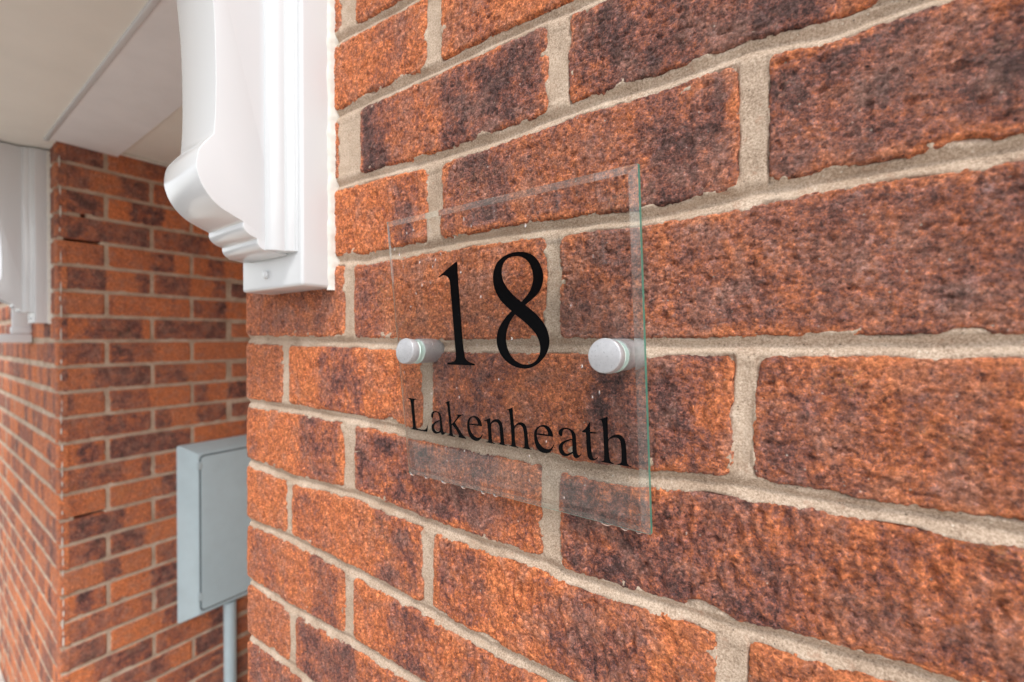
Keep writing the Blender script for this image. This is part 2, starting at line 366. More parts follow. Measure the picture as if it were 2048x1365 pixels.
def mat_plain(name, col, rough=0.5, bump=None, var=0.0, vscale=20, spec=0.5, metal=0.0, coat=0.0):
    m, nt, b = new_mat(name); N = NT(nt)
    pos = N.n("ShaderNodeNewGeometry").outputs["Position"]
    if var:
        nz = N.noise(pos, vscale, 5, 0.65)
        dk = tuple(c * (1 - var) for c in col); lt = tuple(min(1, c * (1 + var * 0.5)) for c in col)
        N.l(N.ramp(nz, [(0.3, dk), (0.65, lt)]), b.inputs["Base Color"])
        r2 = N.math('ADD', N.math('MULTIPLY', N.noise(pos, vscale * 3, 4, 0.6), 0.2), rough - 0.1)
        N.l(r2, b.inputs["Roughness"])
    else:
        b.inputs["Base Color"].default_value = (*col, 1)
        b.inputs["Roughness"].default_value = rough
    b.inputs["Specular IOR Level"].default_value = spec
    b.inputs["Metallic"].default_value = metal
    b.inputs["Coat Weight"].default_value = coat
    if bump:
        bp = N.n("ShaderNodeBump"); bp.inputs["Distance"].default_value = bump[1]; bp.inputs["Strength"].default_value = 0.5
        N.l(N.noise(pos, bump[0], 4, 0.6), bp.inputs["Height"]); N.l(bp.outputs[0], b.inputs["Normal"])
    return m


def mat_glass():
    m, nt, b = new_mat("clear_glass")
    b.inputs["Base Color"].default_value = (0.985, 0.997, 0.992, 1)
    b.inputs["Roughness"].default_value = 0.0
    b.inputs["Transmission Weight"].default_value = 1.0
    b.inputs["IOR"].default_value = 1.50
    return m


M_BRICK = mat_brick()
M_MORTAR = mat_mortar()
M_WHITE = mat_plain("white_gloss_plastic", (0.71, 0.73, 0.75), 0.2, None, 0.0, 30, 0.5, 0, 0.3)
M_SEAL = mat_plain("white_sealant", (0.74, 0.71, 0.65), 0.5, (500, 0.0003), 0.12, 90)
M_SOFFIT = mat_plain("cream_soffit_board", (0.90, 0.88, 0.82), 0.45, None, 0.05, 4)
M_LINTEL = mat_plain("grey_white_lintel_board", (0.88, 0.88, 0.90), 0.6, None, 0.05, 8)
M_BOX = mat_plain("grey_box_plastic", (0.52, 0.65, 0.70), 0.42, (400, 0.0002), 0.06, 12)
M_GAP = mat_plain("dark_gap", (0.10, 0.13, 0.145), 0.8)
M_ALU = mat_plain("satin_aluminium", (0.48, 0.48, 0.495), 0.3, (1500, 0.00005), 0.10, 300, 0.5, 0.25)
M_BLACK = mat_plain("black_vinyl", (0.003, 0.003, 0.0035), 0.12, spec=0.2)
M_GROUND = mat_plain("block_paving", (0.60, 0.56, 0.50), 0.9, (60, 0.003), 0.35, 9)
M_DOORW = mat_plain("white_door", (0.72, 0.72, 0.72), 0.35)
M_LEAD = mat_plain("grey_lead", (0.16, 0.165, 0.175), 0.6)
M_GLASS = mat_glass()
M_EDGE = mat_plain("ground_glass_edge", (0.10, 0.38, 0.28), 0.35)
M_EDGE.node_tree.nodes["Principled BSDF"].inputs["Transmission Weight"].default_value = 0.35
M_BEVEL = mat_plain("polished_bevel", (0.86, 0.93, 0.90), 0.06)
M_BEVEL.node_tree.nodes["Principled BSDF"].inputs["Transmission Weight"].default_value = 0.945
M_ASPH = mat_plain("asphalt", (0.055, 0.055, 0.057), 0.9, (120, 0.004), 0.4, 6)
M_WATER = mat_plain("water", (1, 1, 1), 0.0)
M_WATER.node_tree.nodes["Principled BSDF"].inputs["Transmission Weight"].default_value = 1.0
M_WATER.node_tree.nodes["Principled BSDF"].inputs["IOR"].default_value = 1.33
M_WASH = mat_plain("clear_washer", (0.70, 0.84, 0.78), 0.15)


# ------------------------------------------------------------------ brick faces as relief
def brick_relief(U, V, L, R, B, T, seed, style):
    """height (mm) of a rough brick face and its distance to the outline"""
    e = 0.9 * fbm(U, V, 19, 2, seed) + 0.9 * fbm(U, V, 7, 2, seed + 5) + 0.7 * perlin(U / 2.3, V / 2.3, seed + 9)
    chip = np.clip(perlin(U / 26, V / 26, seed + 20) - 0.33, 0, 1) * 12
    dx = np.minimum(U - L, R - U); dy = np.minimum(V - B, T - V)
    rr = 5.0
    d = np.minimum(dx, dy)
    cx_, cy_ = np.clip(rr - dx, 0, None), np.clip(rr - dy, 0, None)
    d = np.where((dx < rr) & (dy < rr), rr - np.hypot(cx_, cy_), d)
    bottom = V - B
    d = d + e * 1.1 - chip * sstep(16, 0, np.minimum(bottom, dx + 6)) * 0.8
    # face relief
    warp = 3.0 * perlin(U / 24, V / 24, seed + 30)
    sc_ = perlin((U + warp) / 7.5, V / 20, seed + 31)
    scale = 1.0 - np.abs(sc_) * 2.2
    z = 0.7 * fbm(U, V, 38, 2, seed + 40)
    z = z + style * 1.9 * scale + (0.5 + 0.5 * (1 - style)) * fbm(U, V, 9, 3, seed + 50, 0.65)
    wu = 0.9 * perlin(U / 6, V / 6, seed + 62); wv = 0.9 * perlin(U / 6 + 9, V / 6, seed + 63)
    grit = 0.35 + 1.0 * sstep(-0.35, 0.45, perlin(U / 40, V / 30, seed + 64))
    an = 0.8 if style < 0.3 else (1.25 if style > 0.6 else 1.0)
    z = z + grit * (0.42 * perlin((U + wu) / (3.2 / an), (V + wv) / (3.2 * an), seed + 60) + 0.50 * perlin(U / 1.7, V / 1.7, seed + 61))
    pitn = np.clip(perlin((U + wu) / 7, (V + wv) / 5, seed + 70) - 0.34, 0, 1) * 3.6
    z = z - pitn
    z = z * sstep(-1.0, 6.0, d) + 0.4
    r = 1.7 + 1.2 * perlin(U / 21, V / 21, seed + 90)
    r = np.clip(r, 0.7, 3.2)
    q = np.clip(r - d, 0, None)
    z = z - q * q / (2 * r) * 1.15 - np.clip(-d, 0, None) * 3.5
    return np.clip(z, -16, 6), d, scale


def zone_cols(U, V, d, bands, seed, scale, base=0.22, hue=0.3, salt=0.0):
    D = np.full(U.shape, base)
    wob = 17.0 * fbm(U, V, 34, 4, seed + 80, 0.6) + 3.0 * perlin(U / 3.5, V / 3.5, seed + 81)
    for (a, b_, s) in bands:
        k = sstep(a - 8, a + 9, U + wob) * (1 - sstep(b_ - 9, b_ + 8, U + wob))
        k = k * sstep(-0.75, -0.1, fbm(U, V * 1.3, 30, 3, seed + 87))
        vv = 0.75 + 0.45 * fbm(U, V, 30, 2, seed + 83)
        D = D * (1 - k) + (s * vv) * k
    edge = sstep(7, 1.0, d + 4.0 * perlin(U / 14, V / 14, seed + 84)) * sstep(-0.35, 0.35, perlin(U / 60, V / 30, seed + 85))
    D = (D * 1.40 - 0.08) * (1 - 0.6 * edge) - 0.05 * scale
    out = np.empty(U.shape + (4,))
    out[..., 0] = np.clip(D, 0, 1); out[..., 1] = hue; out[..., 2] = edge; out[..., 3] = salt
    return out


def relief_patch(us, vs, L, R, Bf, Tf, seed, style, bands, base, hue, salt, depth, frame):
    """one displaced face with a skirt running back into the wall. frame maps (u,v,z) mm to world"""
    U, V = np.meshgrid(us, vs)
    z, d, scale = brick_relief(U, V, L, R, Bf(U), Tf(U), seed, style)
    cols = zone_cols(U, V, d, bands, seed, scale, base, hue, salt)
    nv, nu = U.shape
    co = frame(U, V, z).reshape(-1, 3)
    q = grid_quads(nu, nv)
    idx = np.arange(nu * nv).reshape(nv, nu)
    ring = np.concatenate([idx[0, :], idx[1:, -1], idx[-1, -2::-1], idx[-2:0:-1, 0]])
    Ur, Vr = U.ravel()[ring], V.ravel()[ring]
    back = frame(Ur, Vr, np.full(Ur.shape, -depth)).reshape(-1, 3)
    k0 = nu * nv; m = len(ring)
    r2 = np.arange(k0, k0 + m)
    sq = np.stack([ring, r2, np.roll(r2, -1), np.roll(ring, -1)], -1)
    co = np.vstack([co, back]); q = np.vstack([q, sq])
    cols = np.vstack([cols.reshape(-1, 4), cols.reshape(-1, 4)[ring]])
    return co, q, cols


def brick_obj(parts, parent, centre):
    co = np.vstack([p[0] for p in parts]); off = 0; qs = []
    for p in parts:
        qs.append(p[1] + off); off += len(p[0])
    cols = np.vstack([p[2] for p in parts])
    c = np.array(centre)
    me = mesh_np("brick", co - c, np.vstack(qs), cols)
    o = link("brick", me, M_BRICK)
    place(o, Vector(centre), parent)
    return o


def rows_of(i):
    return i + 1 if i >= 0 else i


JX = {k: (np.array([p[0] for p in v], float), np.array([p[1] for p in v], float)) for k, v in JOINTS.items()}


def joint(k, X):
    if k in JX:
        return np.interp(X, *JX[k])
    return 75.0 * k - 2.5 + 0 * X


# ------------------------------------------------------------------ main wall
WALL_L, WALL_R = -102.0, 1473.0
wall = empty("brick_wall", W(500, -1500, -50),
             "rough orange and dark red brick wall that carries the glass number sign, running out of the picture to the right", "wall")


def main_frame(U, V, z):
    return np.stack([U / 1000, -z / 1000, H0 + V / 1000], -1)


def zdepth(X):
    return (483.2 - X) * 0.5765 + 255.7 * 0.817


def perps(i):
    base = 0.0 if i % 2 else 112.5
    meas = PERPS.get(rows_of(i), [])
    out = []
    X = base
    while X < WALL_R - 20:
        p = [m for m in meas if abs(m[0] - X) < 30]
        out.append(p[0] if p else (X, 5.5))
        X += 225
    return out


# dark kiln-marked zones of the bricks in view: (row, position of brick centre) -> bands, base, style, hue, salt
ZONES = {
    (4, 165): ([(150, 200, .42)], .14, .55, .15, 0), (4, 335): ([(245, 290, .42), (330, 380, .25)], .12, .3, .2, 0),
    (3, 225): ([(128, 168, .95), (185, 232, .40), (236, 330, .88)], .35, .35, .25, .3),
    (3, 450): ([(352, 560, .86)], .45, .2, .3, .5),
    (2, 165): ([(170, 208, .62)], .16, .75, .1, 0),
    (2, 340): ([(240, 305, .78), (310, 395, .50), (397, 444, .84)], .22, .25, .35, .4),
    (2, 565): ([(466, 700, .78)], .5, .2, .35, .6),
    (1, 0): ([(-60, 90, .48)], .3, .6, .45, 0), (1, 225): ([(118, 165, .55), (170, 250, .25), (250, 320, .32)], .2, .3, .3, 0),
    (1, 450): ([(345, 430, .60), (435, 560, .66)], .42, .2, .45, .9),
    (-1, -60): ([(-100, -60, .30)], .22, .8, .35, 0), (-1, 105): ([(60, 130, .66), (150, 185, .25)], .14, .9, .1, 0),
    (-1, 335): ([(225, 300, .62), (305, 345, .35), (365, 434, .78)], .24, .6, .25, 0),
    (-1, 565): ([(456, 500, .60), (500, 560, .40)], .34, .45, .35, .2),
    (-2, 0): ([(-98, -75, .45), (25, 90, .66)], .14, .9, .15, 0), (-2, 225): ([(118, 290, .74)], .30, .8, .15, .1),
    (-2, 450): ([(344, 420, .86), (420, 480, .62), (480, 560, .5)], .36, .9, .2, 0),
    (-3, -60): ([(-102, -70, .18)], .14, .8, .15, 0), (-3, 105): ([(8, 80, .42), (150, 205, .62)], .16, .8, .15, 0),
    (-3, 335): ([(232, 275, .58), (330, 400, .66), (420, 440, .4)], .15, 1.0, .15, 0),
    (-3, 565): ([], .25, .9, .35, 0),
    (-4, 0): ([(-90, -30, .5), (45, 90, .6)], .2, .8, .2, 0), (-4, 225): ([(165, 230, .66), (260, 320, .5)], .2, .9, .15, 0),
    (-5, -60): ([], .24, .8, .45, 0), (-5, 105): ([(15, 120, .72), (150, 200, .4)], .3, .8, .2, .2),
    (-6, 0): ([(-95, 30, .62)], .3, .8, .2, 0),
}

for i in range(-20, 9):
    pp = perps(i)
    edges = [(WALL_L, 0.0, True)] + [(p[0], p[1], False) for p in pp] + [(WALL_R, 0.0, False)]
    for j in range(len(edges) - 1):
        L = edges[j][0] + edges[j][1]; R = edges[j + 1][0] - edges[j + 1][1]
        if R - L < 25:
            continue
        cX = (L + R) / 2; cH = 75 * i + 37.5
        row = rows_of(i)
        key = min((k for k in ZONES if k[0] == row), key=lambda k: abs(k[1] - cX), default=None)
        if key is not None and abs(key[1] - cX) < 60:
            bands, base, style, hue, salt = ZONES[key]
        else:
            r_ = random.random
            w_ = R - L
            bands = [(L + w_ * r_() * .4, L + w_ * (.5 + r_() * .5), .3 + .5 * r_())]
            base, style, hue, salt = .15 + .2 * r_(), (.9 if i < 0 else .35), .1 + .3 * r_(), 0
        zn = zdepth(max(min(cX, 520), L + 20))
        vis = abs(cH) < 0.80 * zdepth(L) + 70 and L < 640 and zdepth(L) > 40
        if vis:
            res = 0.8 if cX > 400 else (1.1 if cX > 150 else 1.5)
        else:
            res = 16.0
        m_ = 2.5
        us = np.arange(L - m_, R + m_ + res * 0.5, (R - L + 2 * m_) / max(2, round((R - L + 2 * m_) / res)))
        Bf = lambda X, i=i: joint(i, X) + 5.2
        Tf = lambda X, i=i: joint(i + 1, X) - 5.2
        b0 = min(Bf(L), Bf(R), Bf(cX)) - m_; t0 = max(Tf(L), Tf(R), Tf(cX)) + m_
        vs = np.linspace(b0, t0, max(3, int((t0 - b0) / res) + 1))
        part = relief_patch(us, vs, L, R, Bf, Tf, 1000 + i * 37 + j * 7, style, bands, base, hue, salt, 98 if j == 0 else 40, main_frame)
        brick_obj([part], wall, W(cX, cH, 0))


def mortar_height(U, V, seed=7):
    """bucket-handle bed joints, nearly flush perpends, smears over the brick arrises"""
    zb = np.full(U.shape, -9.0); dist = np.full(U.shape, 99.0)
    for k in range(-21, 10):
        c = joint(k, U)
        t = (V - c + 0.8 * perlin(U / 30, V * 0 + k, seed)) / 6.0
        dist = np.minimum(dist, np.abs(V - c))
        tc = 0.05 + 0.22 * perlin(U / 38, V * 0 + k * 2.7, seed + 21)
        prof = -0.8 - 3.6 * np.where(t > tc, np.clip(1 - (t - tc) / 0.95, 0, 1) ** 1.15, np.clip(1 + (t - tc) / 1.1, 0, 1) ** 1.6)
        zb = np.where(np.abs(t) < 1.7, np.maximum(zb, prof), zb)
    for i in range(-21, 9):
        c0, c1 = joint(i, U), joint(i + 1, U)
        inrow = (V >= c0 - 1) & (V <= c1 + 1)
        for (pc, hw) in perps(i):
            wv = pc + 1.2 * perlin(U * 0 + pc / 9.0, V / 25, seed + 3)
            du = np.abs(U - wv)
            sel = inrow & (du < hw + 8)
            pr = -1.5 + 0.5 * np.abs(du / hw) + 0.35 * perlin(U / 8, V / 12, seed + 4)
            bedd = np.minimum(V - c0, c1 - V)
            pr = pr - 2.2 * sstep(5.5, 1.0, bedd)
            zb = np.where(sel, np.maximum(np.where(zb < -8, pr, zb), np.where(bedd > 4.5, pr, -9)), zb)
            dist = np.where(sel, np.minimum(dist, np.clip(du - hw + 5.0, 0, None)), dist)
    over = np.clip(dist - 5.0, 0, None)
    smear = 1.3 * perlin(U / 15, V / 11, seed + 11) + 0.7 * perlin(U / 5, V / 5, seed + 12) + 0.3 * perlin(U / 2, V / 2, seed + 13)
    zb = zb + 0.35 * perlin(U / 18, V / 9, seed + 14) + 0.22 * perlin(U / 2.4, V / 2.4, seed + 15) + 0.12 * perlin(U / 1.2, V / 1.2, seed + 16)
    z2 = np.where(over > 0, -0.75 + 1.6 * smear - over * 0.40, zb)
    lump = np.clip(perlin(U / 22, V / 11, seed + 31) - 0.22, 0, 1) * 5.0 * (1 + 0.5 * perlin(U / 3.5, V / 3.5, seed + 32))
    z2 = np.where(over > 0, z2 + lump, z2)
    # hairline crack where the joint has shrunk from the brick below it
    crack = np.exp(-((dist - 5.6) / 0.8) ** 2) * sstep(0.0, 0.25, perlin(U / 26, V / 40, seed + 33))
    z2 = np.minimum(z2, 0.35 + 0.25 * perlin(U / 4, V / 4, seed + 34)) - 2.6 * crack
    z2 = np.where(dist > 17, -9, z2)
    return z2, dist


us = np.concatenate([np.arange(-99.5, 150, 1.5), np.arange(150, 400, 1.1), np.arange(400, 600, 0.85), np.arange(610, WALL_R, 14)])
vs = np.concatenate([np.arange(-1500, -460, 12), np.arange(-455, 460, 1.3), np.arange(468, 660, 12)])
U, V = np.meshgrid(us, vs)
Z, Dm = mortar_height(U, V)
q = grid_quads(len(us), len(vs))
keep = (Dm.ravel()[q].min(axis=1) < 16)
q = q[keep]
used = np.unique(q); remap = np.full(U.size, -1); remap[used] = np.arange(len(used))
co = main_frame(U, V, Z).reshape(-1, 3)[used]
cen = np.array(W(500, 0, 0))
mo = link("mortar", mesh_np("mortar", co - cen, remap[q]), M_MORTAR)
place(mo, Vector(cen), wall); mo["kind"] = "stuff"
wbox("wall_core", -99, WALL_R, -1500, 672, -105, -12, M_MORTAR, wall)
wbox("wall_return", -99.5, -60, -1500, 672, -800, -100, M_BRICK, wall)

# ------------------------------------------------------------------ porch side wall (L-shaped corner)
PX, PN, PH = -1326.0, -25.0, -7.25
pier = empty("brick_wall", W(PX - 600, -1500, PN - 100),
             "blurred red brick corner wall beyond the porch opening, with the grey meter box on its side face", "wall")


def ret_frame(U, V, z):   # U = distance into the porch from the corner
    return np.stack([(PX + z) / 1000, -(PN - U) / 1000, H0 + V / 1000], -1)


def left_frame(U, V, z):  # U = distance along the street face, away from the camera (negative to keep normals right)
    return np.stack([(PX + U) / 1000, -(PN + z) / 1000, H0 + V / 1000], -1)


def rand_bands(L, R, seed):
    r = random.Random(seed)
    w = R - L; out = []
    x = L
    while x < R:
        s = r.choice([.12, .3, .55, .72, .86, .2, .7]); ww = r.uniform(.25, .7) * min(w, 150)
        out.append((x, x + ww, s)); x += ww
    return out


def jp(k, X):
    return 75.0 * k + PH + 0.9 * perlin(np.asarray(X, float) / 60, np.zeros_like(np.asarray(X, float)) + k * 3.3, 77)


for i in range(-20, 8):
    Bf = lambda X, i=i: jp(i, X) + 5.0
    Tf = lambda X, i=i: jp(i + 1, X) - 5.0
    c = 75 * i + PH + 37.5
    vs3 = np.linspace(c - 34.5, c + 34.5, 24 if i < 8 else 6)
    odd = i % 2
    rp = [107 + 225 * k for k in range(4)] if odd else [220 + 225 * k for k in range(4)]
    lp = [220 + 225 * k for k in range(6)] if odd else [107 + 225 * k for k in range(6)]
    re_ = [0] + rp; le_ = [0] + lp
    for j in range(len(re_) - 1):
        L = re_[j] + (5 if j else 0); R = re_[j + 1] - 5
        sd = 5000 + i * 41 + j
        r_ = random.Random(sd)
        hue = r_.uniform(.1, .6); base = r_.uniform(.15, .5)
        fine = 2.6 if L < 450 else 12
        us3 = np.linspace(L - 2, R + 2, max(3, int((R - L) / fine)))
        p1 = relief_patch(us3, vs3 if L < 450 else vs3[::4], L, R, Bf, Tf, sd, .35, rand_bands(L, R, sd), base, hue, r_.choice([0, 0, .5]), 30, ret_frame)
        parts = [p1]
        if j == 0:
            LL, RR = -(le_[1] - 5), 0
            us4 = np.linspace(LL - 2, RR + 1.5, max(3, int((RR - LL) / 5)))
            parts.append(relief_patch(us4, vs3[::2], LL, RR, Bf, Tf, sd + 3, .35, rand_bands(LL, RR, sd), base, hue, 0, 20, left_frame))
        brick_obj(parts, pier, W(PX, c, PN - (L + R) / 2))
    for j in range(1, len(le_) - 1):
        L = -(le_[j + 1] - 5); R = -(le_[j] + 5)
        sd = 9000 + i * 43 + j
        r_ = random.Random(sd)
        us4 = np.linspace(L - 2, R + 2, 30 if j < 4 else 12)
        p1 = relief_patch(us4, vs3[::3], L, R, Bf, Tf, sd, .35, rand_bands(L, R, sd), r_.uniform(.12, .35), r_.uniform(.2, .6), 0, 30, left_frame)
        brick_obj([p1], pier, W(PX + (L + R) / 2, c, PN))


def pier_mortar(us, vs, rps, frame, sgn):
    U, V = np.meshgrid(us, vs)
    z = -1.8 + 0.5 * perlin(U / 20, V / 8, 91) + 0.3 * perlin(U / 5, V / 4, 92)
    for k in range(-20, 9):
        t = np.abs(V - jp(k, U)) / 5.0
        z = z - 2.2 * np.clip(1 - t, 0, 1)
    if sgn > 0:   # two raked-out holes in the bed joints near the corner
        for (k, a, b) in ((4, 14, 92), (-7, 32, 98), (5, 52, 62)):
            m = (np.abs(V - jp(k, U)) < 5.5) & (U > a) & (U < b)
            z = np.where(m, -24, z)
    me = mesh_np("mortar", frame(U, V, z).reshape(-1, 3) - np.array(W(PX, 0, PN)), grid_quads(len(us), len(vs)))
    o = link("mortar", me, M_MORTAR); place(o, W(PX, 0, PN), pier); o["kind"] = "stuff"


pier_mortar(np.concatenate([np.arange(1.5, 560, 3.0), np.arange(570, 790, 20)]), np.arange(-1500, 600, 3.5), None, ret_frame, 1)
pier_mortar(np.concatenate([np.arange(-1350, -400, 12), np.arange(-400, -1, 5)]), np.arange(-1500, 600, 4.0), None, left_frame, -1)
wbox("wall_core", PX - 1350, PX - 24, -1500, 600, PN - 790, PN - 24, M_MORTAR, pier)
# broken line of old sealant down the corner of the side face
rs = random.Random(5)
co_, qd_ = [], []
hh = -900.0
while hh < 540:
    ln = rs.uniform(10, 38)
    uu = 6.5 + rs.uniform(-1.0, 1.0); r0 = rs.uniform(1.2, 2.4)
    ns = 6
    for a in range(ns + 1):
        f_ = a / ns; rr_ = r0 * math.sin(math.pi * min(max(f_, .06), .94)) ** .5 * rs.uniform(.8, 1.2)
        for b_ in range(6):
            an = b_ * math.pi / 3
            co_.append(ret_frame(uu + rr_ * math.cos(an), hh + ln * f_, 1.2 + rr_ * .7 * math.sin(an)))
    k0 = len(co_) - (ns + 1) * 6
    for a in range(ns):
        for b_ in range(6):
            qd_.append((k0 + a * 6 + b_, k0 + a * 6 + (b_ + 1) % 6, k0 + (a + 1) * 6 + (b_ + 1) % 6, k0 + (a + 1) * 6 + b_))
    hh += ln + rs.choice([2, 5, 12, 30, 55])
so = link("sealant", mesh_np("sealant", np.array(co_) - np.array(W(PX, 0, PN)), np.array(qd_)), M_SEAL)
place(so, W(PX, 0, PN), pier); so["kind"] = "stuff"

# ------------------------------------------------------------------ ground and porch back
g = wbox("ground", -40000, 40000, -1560, -1504, -20000, 60000, M_ASPH); g["kind"] = "structure"
pt = wbox("path", -6000, 6000, -1503, -1480, -22, 2300, M_GROUND); pt["kind"] = "structure"
bw = wbox("wall_back", PX + 2, -101, -1500, 590, -830, -801, M_MORTAR); bw["kind"] = "structure"

# ------------------------------------------------------------------ house across the road (out of view, added for the sign glass to reflect)
M_FARB = mat_plain("far_brick", (0.16, 0.075, 0.05), 0.9, None, 0.3, 3)
M_PANE = mat_plain("dark_pane", (0.02, 0.022, 0.025), 0.08)
house = empty("reflection_house", W(-9000, -1500, 16000), "plain brick house with white windows across the road, out of view, added as something for the glass to mirror", "house")
wbox("wall", -19000, 5000, -1500, 3700, 16000, 20000, M_FARB, house)
wbox("roof", -19400, 5400, 3701, 4100, 15600, 20400, M_LEAD, house, 60)
for x_ in (-16500, -12500, -9300, -6400, -3200, 500):
    for h_ in (-650, 1700):
        f_ = wbox("window", x_, x_ + 1300, h_, h_ + 1250, 15900, 15999, M_DOORW, house)
        for k_ in (0, 1):
            p_ = wbox("pane", x_ + 130 + k_ * 560, x_ + 610 + k_ * 560, h_ + 120, h_ + 1130, 15880, 15899, M_PANE)
            p_.parent = f_; p_.location = p_.location - (f_.location + house.location)

# ------------------------------------------------------------------ canopy over the porch
canopy = empty("porch_canopy", W(-700, 568, 0), "cream boarded porch canopy overhead, resting on the two white scroll brackets", "canopy")
wbox("soffit", -1640, 120, 568, 578, -2, 640, M_SOFFIT, canopy)
wbox("soffit", -1640, PX - 1, 568, 578, PN + 1, -2.2, M_SOFFIT, canopy)
wbox("fascia", -1652, 132, 560, 720, 641, 660, M_WHITE, canopy, 2)
wbox("fascia", 121, 132, 560, 720, 1, 640, M_WHITE, canopy, 2)
wbox("fascia", -1652, -1641, 560, 720, 1, 640, M_WHITE, canopy, 2)
wbox("roof", -1660, 140, 721, 740, 1, 680, M_LEAD, canopy, 3)
wbox("lintel_board", PX + 1, WALL_L - 1, 571, 602, -160, -6, M_LINTEL, canopy)
wbox("edge_trim", PX + 1, WALL_L - 1, 564, 571, -9, 2, M_WHITE, canopy, 2.5, 3, True)
wbox("porch_ceiling", PX + 1, WALL_L - 1, 590, 602, -800, -161, M_SOFFIT, canopy)
wbox("sealant", PX + 1, PX + 9, 578, 590, -800, -165, M_SEAL, canopy, 2.5, 3, True)


# ------------------------------------------------------------------ scroll brackets
def catmull(pts, n=6):
    out = []
    P = [np.array(p, float) for p in pts]
    P = [2 * P[0] - P[1]] + P + [2 * P[-1] - P[-2]]
    for i in range(1, len(P) - 2):
        for k in range(n):
            t = k / n
            out.append(0.5 * ((2 * P[i]) + (-P[i - 1] + P[i + 1]) * t + (2 * P[i - 1] - 5 * P[i] + 4 * P[i + 1] - P[i + 2]) * t * t
                              + (-P[i - 1] + 3 * P[i] - 3 * P[i + 1] + P[i + 2]) * t ** 3))
    out.append(P[-2])
    return out


def prism(name, loop, axis, a0, a1, mat, parent, origin, bevel=0.0, seg=3):
    """closed loop in two wall axes extruded along the third; axis 'X' (loop = (n,h)) or 'h' (loop = (X,n))"""
    import bmesh
    bm = bmesh.new()
    rings = []
    for a in (a0, a1):
        r = []
        for p in loop:
            w = W(a, p[1], p[0]) if axis == 'X' else W(p[0], a, p[1])
            r.append(bm.verts.new(w - origin))
        rings.append(r)
    n = len(loop)
    f0 = bm.faces.new(rings[0]); f1 = bm.faces.new(rings[1][::-1])
    for k in range(n):
        bm.faces.new((rings[0][k], rings[1][k], rings[1][(k + 1) % n], rings[0][(k + 1) % n]))
    bmesh.ops.recalc_face_normals(bm, faces=bm.faces)
    if bevel:
        es = [e for e in bm.edges if (f0 in e.link_faces or f1 in e.link_faces)]
        bmesh.ops.bevel(bm, geom=es, offset=bevel / 1000, segments=seg, profile=0.5, affect='EDGES', clamp_overlap=True)
    me = bpy.data.meshes.new(name); bm.to_mesh(me); bm.free()
    me.polygons.foreach_set("use_smooth", [True] * len(me.polygons))
    o = link(name, me, mat)
    place(o, origin, parent)
    md = o.modifiers.new("en", 'EDGE_SPLIT'); md.split_angle = math.radians(38)
    return o


bracket = empty("scroll_bracket", W(27, 50, 0), "glossy white scroll bracket fixed to the brick corner just left of the glass sign", "bracket", "scroll brackets under the canopy")
O = W(27, 300, 40)
seg_flare = catmull([(236, 566), (205, 545), (170, 518), (143, 480), (124, 440), (111, 395), (103, 350), (98, 305), (95.5, 265), (94.8, 225), (95.2, 195), (96.5, 174)], 4)
seg_nose = catmull([(96.5, 174), (103, 165), (107.5, 157), (109.3, 147), (109, 139), (105.5, 128.5), (99.5, 119.5), (92, 113), (83, 108.5), (74.5, 105)], 5)[1:]
seg_s1 = catmull([(73.5, 104.2), (73.2, 99.5), (70.5, 95.5), (66, 92.8), (62.6, 91.8)], 4)
seg_s2 = catmull([(61.8, 91.2), (61.3, 87), (58.5, 83.3), (53, 81.2), (47, 80.6), (35, 80.4)], 4)
loop = [tuple(p) for p in seg_flare + seg_nose + seg_s1 + seg_s2] + [(34.5, 80.4), (34.5, 566)]
prism("scroll_body", loop, 'X', -12, 62, M_WHITE, bracket, O, 1.6)
wbox("back_board", -33, 87, 50, 566, 0.5, 34, M_WHITE, bracket, 3.2, 4, True)
mould = [(62.2, 55), (65.5, 54.6), (69, 52.6), (71.5, 49.2), (72.4, 45.2), (72.6, 42), (74.6, 41.6), (76.6, 40.2), (78, 38), (78.6, 36), (80.5, 35.4), (81.2, 34.2), (62.2, 34.2)]
mo1 = prism("moulding", mould, 'h', 82, 566, M_WHITE, bracket, O, 1.2)
mould2 = [(50 - a, b) for a, b in mould]
mo2 = prism("moulding", mould2, 'h', 82, 566, M_WHITE, bracket, O, 1.2)


def disc_mesh(name, r, t, bevel, n=40):
    """short cylinder along +Z from 0 to t (metres), bevelled rims"""
    prof = [(0, 0), (r - bevel, 0), (r - bevel * .3, bevel * .3), (r, bevel), (r, t - bevel), (r - bevel * .3, t - bevel * .3), (r - bevel, t), (0, t)]
    vs_, fs = [], []
    for (pr, pz) in prof:
        for k in range(n):
            a = 2 * math.pi * k / n
            vs_.append((pr * math.cos(a), pr * math.sin(a), pz))
    for a in range(len(prof) - 1):
        for k in range(n):
            fs.append((a * n + k, a * n + (k + 1) % n, (a + 1) * n + (k + 1) % n, (a + 1) * n + k))
    me = bpy.data.meshes.new(name); me.from_pydata(vs_, [], fs); me.update()
    import bmesh
    bm = bmesh.new(); bm.from_mesh(me)
    bmesh.ops.remove_doubles(bm, verts=bm.verts, dist=1e-7)
    bmesh.ops.dissolve_degenerate(bm, edges=bm.edges, dist=1e-7)
    bmesh.ops.recalc_face_normals(bm, faces=bm.faces); bm.to_mesh(me); bm.free()
    me.polygons.foreach_set("use_smooth", [True] * len(me.polygons))
    return me


def disc(name, X, h, n0, r, t, bevel, mat, parent, tilt=0.0):
    o = link(name, disc_mesh(name, r / 1000, t / 1000, bevel / 1000), mat)
    o.rotation_euler = (math.radians(90) + tilt, 0, 0)
    md = o.modifiers.new("en", 'EDGE_SPLIT'); md.split_angle = math.radians(50)
    place(o, W(X, h, n0), parent)
    return o


disc("screw_cap", 22, 65, 34, 4.2, 3.4, 0.9, M_WHITE, bracket)
